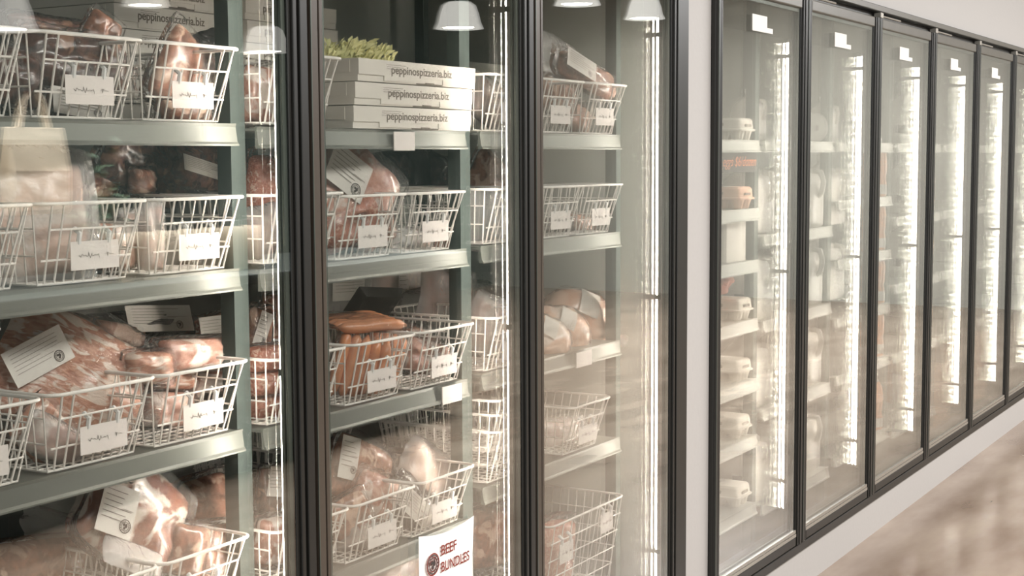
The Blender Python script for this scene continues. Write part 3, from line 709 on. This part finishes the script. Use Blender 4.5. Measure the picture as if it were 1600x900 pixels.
K('large milky plastic bag hanging behind the sausages', (3.133, 0.580, 1.097), (.30, .22, .05), (0, .05, 0), 'chicken', 73, film='film_white', lab=(.045, .10, -.07, .02, 0))
K('clear bag with a white label corner at the back of the third shelf', (3.043, 0.400, 1.088), (.20, .14, .04), (0, .2, -.1), 'pork', 74, film='film_white')
K('crumpled clear bag in the gap right of the sausage shelf', (2.982, 0.240, 1.030), (.14, .13, .05), (0, .4, -.2), 'pork', 75, film='film_white')
K('clear meat bag inside the basket right of the sausages', (2.712, 0.240, 0.984), (.16, .09, .06), (0, .3, -.2), 'pork', 76, film='film', crumple=.5)
K('brown meat bag at the back of the basket right of the sausages', (2.728, 0.300, 1.023), (.12, .07, .05), (0, .3, -.2), 'beef', 77)
# fourth row
K('pale meat pack with round emblem label above the fourth row basket', (2.449, 0.240, 0.771), (.17, .15, .05), (-.2, .5, -.3), 'beef', 80, lab=(.05, .09, -.06, .01, -.15), crumple=.4)
K('clear wrapped meat pack at the basket rim left of the paper sign', (2.447, 0.200, 0.725), (.12, .10, .05), (0, .5, -.3), 'pork', 81)
K('brown meat pack in the bottom left of the fourth row basket', (2.350, 0.190, 0.697), (.10, .11, .04), (0, -.3, -.3), 'beef', 82)
K('white paper wrapped pack low in the basket left of the paper sign', (2.366, 0.180, 0.657), (.10, .07, .03), (0, .4, -.3), 'pork', 83, film='film_white')
K('dark film pack with white meat end above the paper sign', (2.677, 0.220, 0.730), (.15, .11, .06), (-.1, .55, -.3), 'chicken', 84, film='film_white', crumple=.4)
K('tilted pack with a long white label above the paper sign', (2.547, 0.180, 0.686), (.13, .10, .03), (-.1, .75, -.3), 'dark', 85, film='film_dark', lab=(.12, .05, 0, 0, 0))
K('dark film packs heap behind the basket above the paper sign', (2.724, 0.320, 0.707), (.16, .10, .05), (0, .3, -.1), 'dark', 86, film='film_dark')
K('bagged meat on the lowest shelf left of the paper sign', (2.609, 0.260, 0.517), (.22, .10, .06), (0, .1, -.2), 'pork', 87, film='film_white')
K('meat pack in the lowest basket seen in the gap right of the sign', (2.975, 0.240, 0.508), (.16, .16, .05), (0, .1, -.2), 'beef', 88)

# ---------------------------------------------------------------- packs: door left of the white wall strip
K('beef pack with milky label lying over the top shelf baskets', (3.379, 0.180, 1.647), (.26, .075, .06), (-.2, .30, -.2), 'beef', 90, lab=(.12, .05, -.07, .0, .05), film_scale=1.2)
K('clear bag top behind the beef pack on the top shelf', (3.316, 0.240, 1.692), (.14, .10, .04), (0, .3, -.2), None, 91, film='film_white')
K('beef pack inside the left basket of the top shelf', (3.256, 0.200, 1.593), (.14, .09, .05), (0, .2, -.2), 'beef', 92)
K('brown pack low between the two top shelf baskets', (3.390, 0.220, 1.540), (.12, .08, .05), (0, .4, -.2), 'beef', 93)
K('small pack in the nearly empty basket on the second shelf', (3.418, 0.220, 1.261), (.14, .05, .05), (0, .2, -.2), 'beef', 94)
K('dark pack in the left basket of the second shelf', (3.284, 0.220, 1.263), (.12, .04, .05), (0, .1, -.2), 'dark', 95)
K('meat packs in the single basket under the chickens', (3.298, 0.220, 0.710), (.20, .09, .06), (0, .1, -.2), 'pork', 96, film='film_white')
K('white wrapped pack in the single basket under the chickens, right', (3.454, 0.240, 0.696), (.12, .07, .05), (0, .1, -.2), 'chicken', 97, film='film_white')
K('orange meat pack inside the tall mesh basket', (3.265, 0.220, 0.396), (.16, .20, .06), (0, .1, -.2), 'ground', 98, film='film')
def chicken(label, c, s, rot, seed):
    t = thing('bagged_chicken', label, 'chicken', c, rot)
    def egg(f, n, wob):
        rings = []
        for i in range(17):
            u = -1+2*i/16; r = (max(0, 1-abs(u)**2.4))**.5*(1+.12*u)*.5+.02
            rings.append([((u*.92+.02*noise.noise(Vector((u*3, k, seed))))*s*.5*f, r*s*.62*f*math.cos(2*PI*k/20)*(1+wob*noise.noise(Vector((u*3, math.cos(2*PI*k/20)*2, seed+math.sin(2*PI*k/20)*2)))), r*s*.66*f*math.sin(2*PI*k/20)*(1+wob*noise.noise(Vector((u*3+9, math.cos(2*PI*k/20)*2, seed+math.sin(2*PI*k/20)*2))))) for k in range(20)])
        return MB().loft(rings)
    egg(1, 20, .18).build('chicken_body', M['chicken'], t, smooth=True)
    e = egg(1.06, 20, .26)
    e.build('plastic_film', M['film'], t, smooth=True)
    MB().loft([[(s*.48, r*math.cos(2*PI*k/10)*s, r*math.sin(2*PI*k/10)*s) if i == 0 else (s*(.48+.05*i), r*math.cos(2*PI*k/10)*s*(1+.1*math.sin(k*3)), r*math.sin(2*PI*k/10)*s) for k in range(10)] for i, r in enumerate((.03, .02, .06, .09))], cap=False).build('gathered_film_end', M['film_white'], t)
    n = 6; vs = []; fs = []
    for i in range(n+1):
        a = -.45+.9*i/n
        for x in (-.16, .08):
            for rr in (1.0, 1.01): vs.append((x*s, -rr*.352*s*math.sin(a+.9), rr*.375*s*math.cos(a+.9)))
    for i in range(n):
        a = i*4; b = a+4; fs += [(a, a+2, b+2, b), (a+1, b+1, b+3, a+3), (a, b, b+1, a+1), (a+2, a+3, b+3, b+2)]
    MB().add(vs, fs).build('paper_label', M['paper'], t)
    return t
chicken('bagged whole chicken with a white label, rightmost of the three on the shelf', (3.493, 0.270, 0.993), .24, (0, .42, -.75), 1)
chicken('bagged whole chicken, middle of the three on the shelf', (3.307, 0.230, 0.983), .19, (0, .48, -.75), 2)
chicken('bagged whole chicken cut by the door post, leftmost of the three', (3.163, 0.200, 0.981), .17, (0, .5, -.75), 3)
t = thing('open_carton', 'open grey carton standing at the back of the top shelf near the led strip', 'box', (3.42, .48, 1.498))
MB().box(-.16, .16, 0, .25, 0, .14).build('carton_body', M['box_grey'], t)
MB().add([(-.16, 0, .14), (.16, 0, .14), (.13, .05, .20), (-.13, .05, .20), (-.16, .001, .139), (.16, .001, .139), (.13, .052, .199), (-.13, .052, .199)], [(0, 1, 2, 3), (4, 7, 6, 5), (0, 4, 5, 1), (1, 5, 6, 2), (2, 6, 7, 3), (3, 7, 4, 0)]).build('flap', M['box_grey'], t)
MB().add([(.16, 0, .14), (.16, .25, .14), (.24, .25, .10), (.24, 0, .10), (.16, 0, .137), (.16, .25, .137), (.24, .25, .097), (.24, 0, .097)], [(0, 1, 2, 3), (4, 7, 6, 5), (0, 4, 5, 1), (1, 5, 6, 2), (2, 6, 7, 3), (3, 7, 4, 0)]).build('flap', M['box_grey'], t)
t = thing('plastic_sheet_bag', 'large milky bag lying under the second shelf by the led strip', 'bag', (3.2, .50, 1.0), group=None)
pillow(MB(), .45, .22, .10, 120, .4).build('plastic_film', M['film_white'], t, smooth=True)

# ---------------------------------------------------------------- paper sign taped on the glass
t = thing('paper_sign', 'white printed paper sign with red BEEF BUNDLES heading taped to the glass', 'sign', (2.394, -.0150, .42))
n = 14; vs = []; fs = []
for j in range(n+1):
    for i in range(n+1):
        x = -.098+.196*i/n; z = .28*j/n
        c = max(0, (i/n-.55)/.45)*max(0, (j/n-.72)/.28); b = math.sin(i/n*PI)*.0015
        for y in (0, .0004): vs.append((x, y-.001-b-c*.004, z-.012*math.sin(PI*i/n)*(j/n)**8))
for j in range(n):
    for i in range(n):
        a = (j*(n+1)+i)*2; b = a+2; c = a+2*(n+1); d = c+2
        fs += [(a, b, d, c), (a+1, c+1, d+1, b+1)]
MB().add(vs, fs).build('sheet', M['card'], t, smooth=True)
text('heading', 'BEEF', .029, M['ink_red'], t, (-.028, -.006, .226), wid=.056, bold=.0002)
text('heading', 'BUNDLES', .029, M['ink_red'], t, (-.028, -.006, .192), wid=.104, bold=.0002)
text('subheading', '$81 BEEF BUNDLE', .019, M['ink_dark'], t, (-.070, -.006, .152), wid=.098)
text('text_line', '2lb Stir Fry', .021, M['ink_dark'], t, (-.070, -.006, .126), wid=.055)
text('text_line', '2x Ground Beef', .021, M['ink_dark'], t, (-.070, -.006, .100), wid=.088)
text('text_line', '1x Steak', .021, M['ink_dark'], t, (-.055, -.006, .074), wid=.06)
emblem(t, -.056, -.0060, .215, .023, M['ink_red'])
emblem(t, -.056, -.0063, .215, .020, M['ink_dark'])

# ---------------------------------------------------------------- egg shelves
proto = {}
def carton(label, loc, m='pulp', rz=0.0):
    if m not in proto:
        t = thing('egg_carton', label, 'egg carton', group='egg cartons on the shelves')
        def rr(hx, y0, y1, z, r=.012): return rrect(hx, y0, y1, z, r, 3)
        MB().loft([rr(.055, -.001, .301, .030, .006), rr(.055, -.001, .301, .036, .006), rr(.051, .004, .296, .038, .006), rr(.049, .006, .294, .064, .008), rr(.044, .011, .289, .071, .008)]).build('lid', M[m], t, smooth=False, bevel=.001)
        mb = MB().loft([rr(.054, 0, .30, .030), rr(.054, 0, .30, .034)])
        for i in range(2):
            for j in range(6):
                cx = -.026+.052*i; cyy = .025+.05*j
                mb.loft([[(cx+r*math.cos(2*PI*k/10), cyy+r*math.sin(2*PI*k/10), z) for k in range(10)] for r, z in ((.011, 0), (.016, .003), (.0205, .020), (.0235, .0305))])
        mb.build('cup_tray', M[m], t)
        mb = MB().box(-.0545, -.0505, .06, .075, .046, .056).box(-.0545, -.0505, .225, .24, .046, .056).box(-.02, .02, -.0012, .004, .044, .052)
        mb.build('vent_slots', M['print_box'], t)
        MB().box(-.03, .03, .06, .24, .0712, .0718).build('stamped_panel', M['paper'], t)
        proto[m] = t
    else:
        t = copy_tree(proto[m]); t['label'] = label
    t.location = loc; t.rotation_euler.z = rz; t.scale = (1.12, 1.0, 1.0)
    return t
lev = {1.488: 'topmost', .911: 'fourth', .713: 'fifth', .527: 'sixth', .301: 'lowest'}
for z, nm in lev.items():
    carton('white egg carton at the shelf end, on the %s egg shelf' % nm, (4.385, .13, z+.0005))
    if z in (.713, .527, .301): carton('white egg carton behind the front one, on the %s egg shelf' % nm, (4.375, .46 if 0 else .245, z+.0005+.0725), rz=.25) if z == 5 else None
carton('peach coloured egg carton on the second egg shelf', (4.385, .13, 1.2705), 'pulp_orange')
t = thing('blackboard_sign', 'small black sign with orange handwriting about eggs under the top egg shelf', 'sign', (4.26, .125, 1.388))
MB().box(-.26, .185, 0, .004, -.0, .062).build('board', M['chalk'], t)
text('handwriting', 'eggs $6/dozen', .044, M['chalk_ink'], t, (-.10, -.001, .020), wid=.275, shear=.3)
t = thing('white_carton_box', 'pale carton box with a centre seam under the peach egg carton', 'box', (4.36, .15, 1.103))
MB().box(-.10, .06, 0, .30, 0, .125).build('carton_body', M['box'], t)
MB().box(-.101, -.1, .10, .105, 0, .125).build('seam', M['ink'], t)
t = thing('orange_net_bag', 'orange net bag hanging over the edge below the pale carton box', 'net bag', (4.28, .20, .985))
b2 = MB(); pillow(b2, .14, .10, .09, 7, .5); b2.v = [(x, y, z+.06) for x, y, z in b2.v]
b2.build('net', M['orange_net'], t, smooth=True)
def jug(label, loc, cap='cap_white', s=1.0, rz=0, m='milk'):
    key = ('jug', cap, m)
    if key not in proto:
        t = thing('milk_jug', label, 'milk jug', group='milk jugs')
        rings = []
        for z, hw, r in ((0, .066, .02), (.006, .073, .02), (.05, .074, .02), (.14, .074, .022), (.168, .070, .026), (.195, .055, .03), (.215, .036, .03), (.228, .022, .02), (.236, .019, .018), (.244, .019, .018)):
            rings.append(rrect(hw, -hw, hw, z, min(r, hw*.95), 4))
        MB().loft(rings).build('bottle', M[m], t, smooth=True)
        MB().lathe([(.0, .244), (.021, .244), (.021, .262), (.019, .264), (0, .264)], 16).build('cap', M[cap], t)
        MB().tube([(-.0, -.055, .205), (0, -.083, .200), (0, -.092, .165), (0, -.086, .125), (0, -.070, .112)], .0105, 8).build('handle', M[m], t, smooth=True)
        MB().box(-.0762, -.0745, -.045, .045, .035, .10).build('label_panel', M['paper'], t)
        MB().box(-.0768, -.0762, -.02, .015, .05, .085).build('printed_mark', M['ink_dark'], t)
        proto[key] = t
    else: t = copy_tree(proto[key]); t['label'] = label
    t.location = loc; t.scale = (s, s, s); t.rotation_euler.z = rz
    return t
jug('milk jug with green cap behind the peach egg carton', (4.33, .54, 1.2705), 'cap_green', 1.0) 
jug('milk jug with purple cap deeper behind the peach egg carton', (4.14, .50, 1.2705), 'cap_purple', 1.0)
jug('milk jug behind the egg carton on the fourth egg shelf', (4.32, .52, .912), 'cap_white', .72)
jug('milk jug with red cap behind the egg carton on the fifth egg shelf', (4.32, .52, .714), 'cap_red', .66)
jug('milk jug behind the egg carton on the sixth egg shelf', (4.32, .52, .528), 'cap_blue', .66)
for z, nm in ((1.488, 'top'), (1.18, 'second'), (.895, 'third'), (.60, 'fourth'), (.28, 'lowest')):
    jug('white milk jug left on the %s milk shelf, seen beside the first led strip' % nm, (4.60, .215, z+.0005), 'cap_green' if nm == 'second' else 'cap_white', 1.0 if nm != 'top' else .66)
    if nm != 'top':
        jug('white milk jug at the right end of the %s milk shelf' % nm, (5.105, .215, z+.0005), 'cap_white', 1.0)
        jug('white milk jug second from the right end of the %s milk shelf' % nm, (4.93, .225, z+.0005), 'cap_white', .98)
# round tub and jars on the top milk shelf
t = thing('yogurt_tub', 'round white tub lid standing on edge on the top milk shelf', 'tub', (5.12, .17, 1.489), (0, 0, -.6))
m_ = MB().lathe([(.0, 0), (.052, 0), (.052, .02), (.05, .022), (0, .024)], 28); m_.v = [(x, -z, y+.0521) for x, y, z in m_.v]
m_.build('lid', M['milk'], t, smooth=False)
m_ = MB().lathe([(.0, 0), (.046, 0), (.043, .05), (.038, .09), (0, .09)], 28); m_.v = [(x, z, y+.0521) for x, y, z in m_.v]; m_.build('tub', M['paper'], t)
MB().box(-.006, .006, -.0245, -.0238, .04, .06).build('printed_mark', M['ink'], t)
# juice bottles
def bottle(label, loc):
    if 'b' not in proto:
        t = thing('juice_bottle', label, 'juice bottle', group='orange juice bottles at the shelf ends')
        MB().lathe([(0, 0), (.036, 0), (.040, .006), (.040, .055), (.035, .075), (.040, .10), (.041, .15), (.036, .18), (.024, .20), (0, .20)], 18).build('juice', M['juice'], t, smooth=True)
        MB().lathe([(.024, .20), (.017, .215), (.0165, .225), (0, .225)], 18).build('neck', M['milk'], t, smooth=True)
        MB().lathe([(0, .224), (.019, .224), (.019, .243), (0, .243)], 18).build('cap', M['cap_white'], t)
        MB().lathe([(.0408, .012), (.0412, .013), (.0412, .05), (.0408, .051)], 18).build('label_band', M['paper'], t)
        proto['b'] = t
    else: t = copy_tree(proto['b']); t['label'] = label
    t.location = loc
    return t
for z, nm in ((1.27, 'second'), (1.05, 'third'), (.83, 'fourth'), (.61, 'fifth'), (.301, 'lowest')):
    bottle('orange juice bottle at the shelf end, %s shelf of the third cooler door' % nm, (5.915, .17, z+.0005))
    bottle('orange juice bottle behind the end one, %s shelf of the third cooler door' % nm, (5.82, .18, z+.0005))
for k, (x, z) in enumerate([(6.68, 1.18), (6.68, .895), (6.68, .60)]):
    bottle('orange juice bottle behind the fourth cooler door, %s one' % ('upper', 'middle', 'lower')[k], (x, .17, z+.0005))
for z, a in ((1.488, 'top'), (1.18, 'upper'), (.895, 'middle')):
    jug('white jug at the shelf end behind the fourth cooler door, %s shelf' % a, (6.52, .22, z+.0005))
    jug('white jug at the shelf start behind the third cooler door, %s shelf' % a, (5.36, .215, z+.0005), s=1.0 if a != 'top' else .66)
t = thing('brown_carton_box', 'brown cardboard box on the cooler floor behind the fifth door', 'box', (7.1, .20, .116))
MB().box(-.2, .25, 0, .3, 0, .28).build('carton_body', M['kraft'], t, bevel=.003); MB().box(-.201, -.2, .13, .17, 0, .28).build('tape', M['paper'], t)
t = thing('brown_carton_box', 'brown cardboard box on the cooler floor behind the sixth door', 'box', (7.9, .20, .116))
MB().box(-.2, .25, 0, .3, 0, .36).build('carton_body', M['kraft'], t, bevel=.003); MB().box(-.201, -.2, .13, .17, 0, .36).build('tape', M['paper'], t)

# ---------------------------------------------------------------- the shop behind the camera, seen in the glass
def pendant(label, c, s=.36):
    x, y, z = c; y = -y
    t = thing('pendant_lamp', label, 'lamp', (x, y, z))
    MB().lathe([(.02*s, .56*s), (.24*s, .54*s), (.34*s, .47*s), (.40*s, .30*s), (.44*s, .12*s), (.50*s, .0), (.49*s, .0), (.43*s, .12*s), (.39*s, .29*s), (.33*s, .45*s), (.23*s, .52*s), (.02*s, .54*s)], 28).build('lamp_shade', M['shade'], t, smooth=True)
    MB().lathe([(0, .02*s), (.30*s, .02*s), (.30*s, .05*s), (.10*s, .12*s), (.14*s, .22*s), (.10*s, .32*s), (.04*s, .40*s), (0, .42*s)], 16).build('bulb', M['lamp'], t, smooth=True)
    MB().tube([(0, 0, .6*s), (0, 0, 3.2-z)], .008, 6).build('cord', M['groove'], t)
    return t
pendant('white dome pendant lamp reflected above the pizza boxes', (10.238, 5.000, 2.510), .40)
pendant('white dome pendant lamp reflected left of the first thick door post', (7.315, 4.600, 2.126), .30)
pendant('white dome pendant lamp reflected at the left edge', (4.392, 3.600, 2.006), .28)
pendant('white dome pendant lamp reflected above the left pizza boxes', (5.852, 4.200, 2.271), .25)
pendant('white dome pendant lamp reflected near the top of the door by the white wall strip', (12.691, 5.200, 2.927), .45)
pendant('white dome pendant lamp reflected near the bright led strip', (13.373, 4.800, 2.824), .4)

def tote(label, c, w=.30, h=.36):
    t = thing('tote_bag', label, 'tote bag', c)
    rings = []
    for z, s, d in ((0, .96, .03), (.02, 1, .04), (h*.5, 1, .05), (h*.9, 1, .02), (h, 1, .012)):
        rings.append([(x*s, y, z-h-.16) for x, y in ((-w/2, -d), (0, -d*1.3), (w/2, -d), (w/2, d), (0, d*1.3), (-w/2, d))])
    MB().loft(rings).build('bag_body', M['canvas'], t, smooth=False, bevel=.004)
    mb = MB()
    for y in (-.012, .012): mb.tube([(-w*.25, y, -.16), (-w*.16, y*.6, -.05), (-.01, 0, .0), (.01, 0, .0), (w*.16, y*.6, -.05), (w*.25, y, -.16)], .008, 5)
    mb.build('strap', M['canvas'], t)
    return t
t = thing('added_counter', 'dark counter added across the aisle to darken the reflection low in the left doors', 'counter', (4.6, -3.2, 0))  # added to hide the reflected floor and darken the lower glass
MB().box(-2.2, 2.2, -.4, .4, .1, .88).build('counter_body', M['counter'], t, bevel=.01); MB().box(-2.25, 2.25, -.43, .43, .88, .92).build('counter_top', M['counter'], t, bevel=.006); MB().box(-2.15, 2.15, -.35, .35, 0, .1).build('plinth', M['groove'], t)
t = thing('display_rack', 'dark hanging rail rack on the counter, reflected at the left edge', 'rack', (4.0, -3.2, .92))
mb = MB(); mb.box(-1.2, 1.2, -.012, .012, .80, .83)
mb.build('rail', M['counter'], t)
for s in (-1.2, -.1, 1.2): MB().box(s-.015, s+.015, -.015, .015, 0, .83).build('rack_post', M['counter'], t)
for k, x in enumerate((3.05, 3.42, 3.80, 4.18)):
    tote('beige canvas tote bag on the rack across the aisle, %s of four' % ('leftmost', 'second', 'third', 'rightmost')[k], (x, -3.2, 1.735))
for k in range(7):
    x = 4.45+.14*k
    t = thing('storage_jar', 'pale storage jar on the counter across the aisle, %s in its row in the reflection' % ords[k], 'jar', (x, -3.0, .921), group='row of jars on the far counter')
    MB().lathe([(0, 0), (.045, 0), (.05, .01), (.05, .19), (.04, .21), (.0, .21)], 16).build('jar_body', M['canvas'], t, smooth=True); MB().lathe([(0, .21), (.042, .21), (.042, .235), (0, .235)], 16).build('lid', M['counter'], t)
t = thing('potted_plant', 'trailing green plant between the tote bags in the reflection', 'plant', (4.40, -3.02, .921))
MB().lathe([(0, 0), (.05, 0), (.07, .12), (.06, .12), (.05, .11), (0, .11)], 16).build('pot', M['counter'], t)
mb = MB(); rng = random.Random(8)
for k in range(120):
    p = Vector((rng.gauss(0, .06), rng.gauss(0, .05), .12+abs(rng.gauss(0, .16)))); a = rng.uniform(0, 6.28); d = Vector((math.cos(a), math.sin(a), rng.uniform(-.3, .8))).normalized()*.06; s = d.cross(Vector((0, 0, 1))).normalized()*.018
    mb.add([p, p+d*.5+s, p+d, p+d*.5-s], [(0, 1, 2, 3)])
for k in range(8): mb.tube([(0, 0, .1), (rng.gauss(0, .04), rng.gauss(0, .04), .25), (rng.gauss(0, .07), rng.gauss(0, .05), .42)], .003, 5)
mb.build('foliage', M['green'], t)
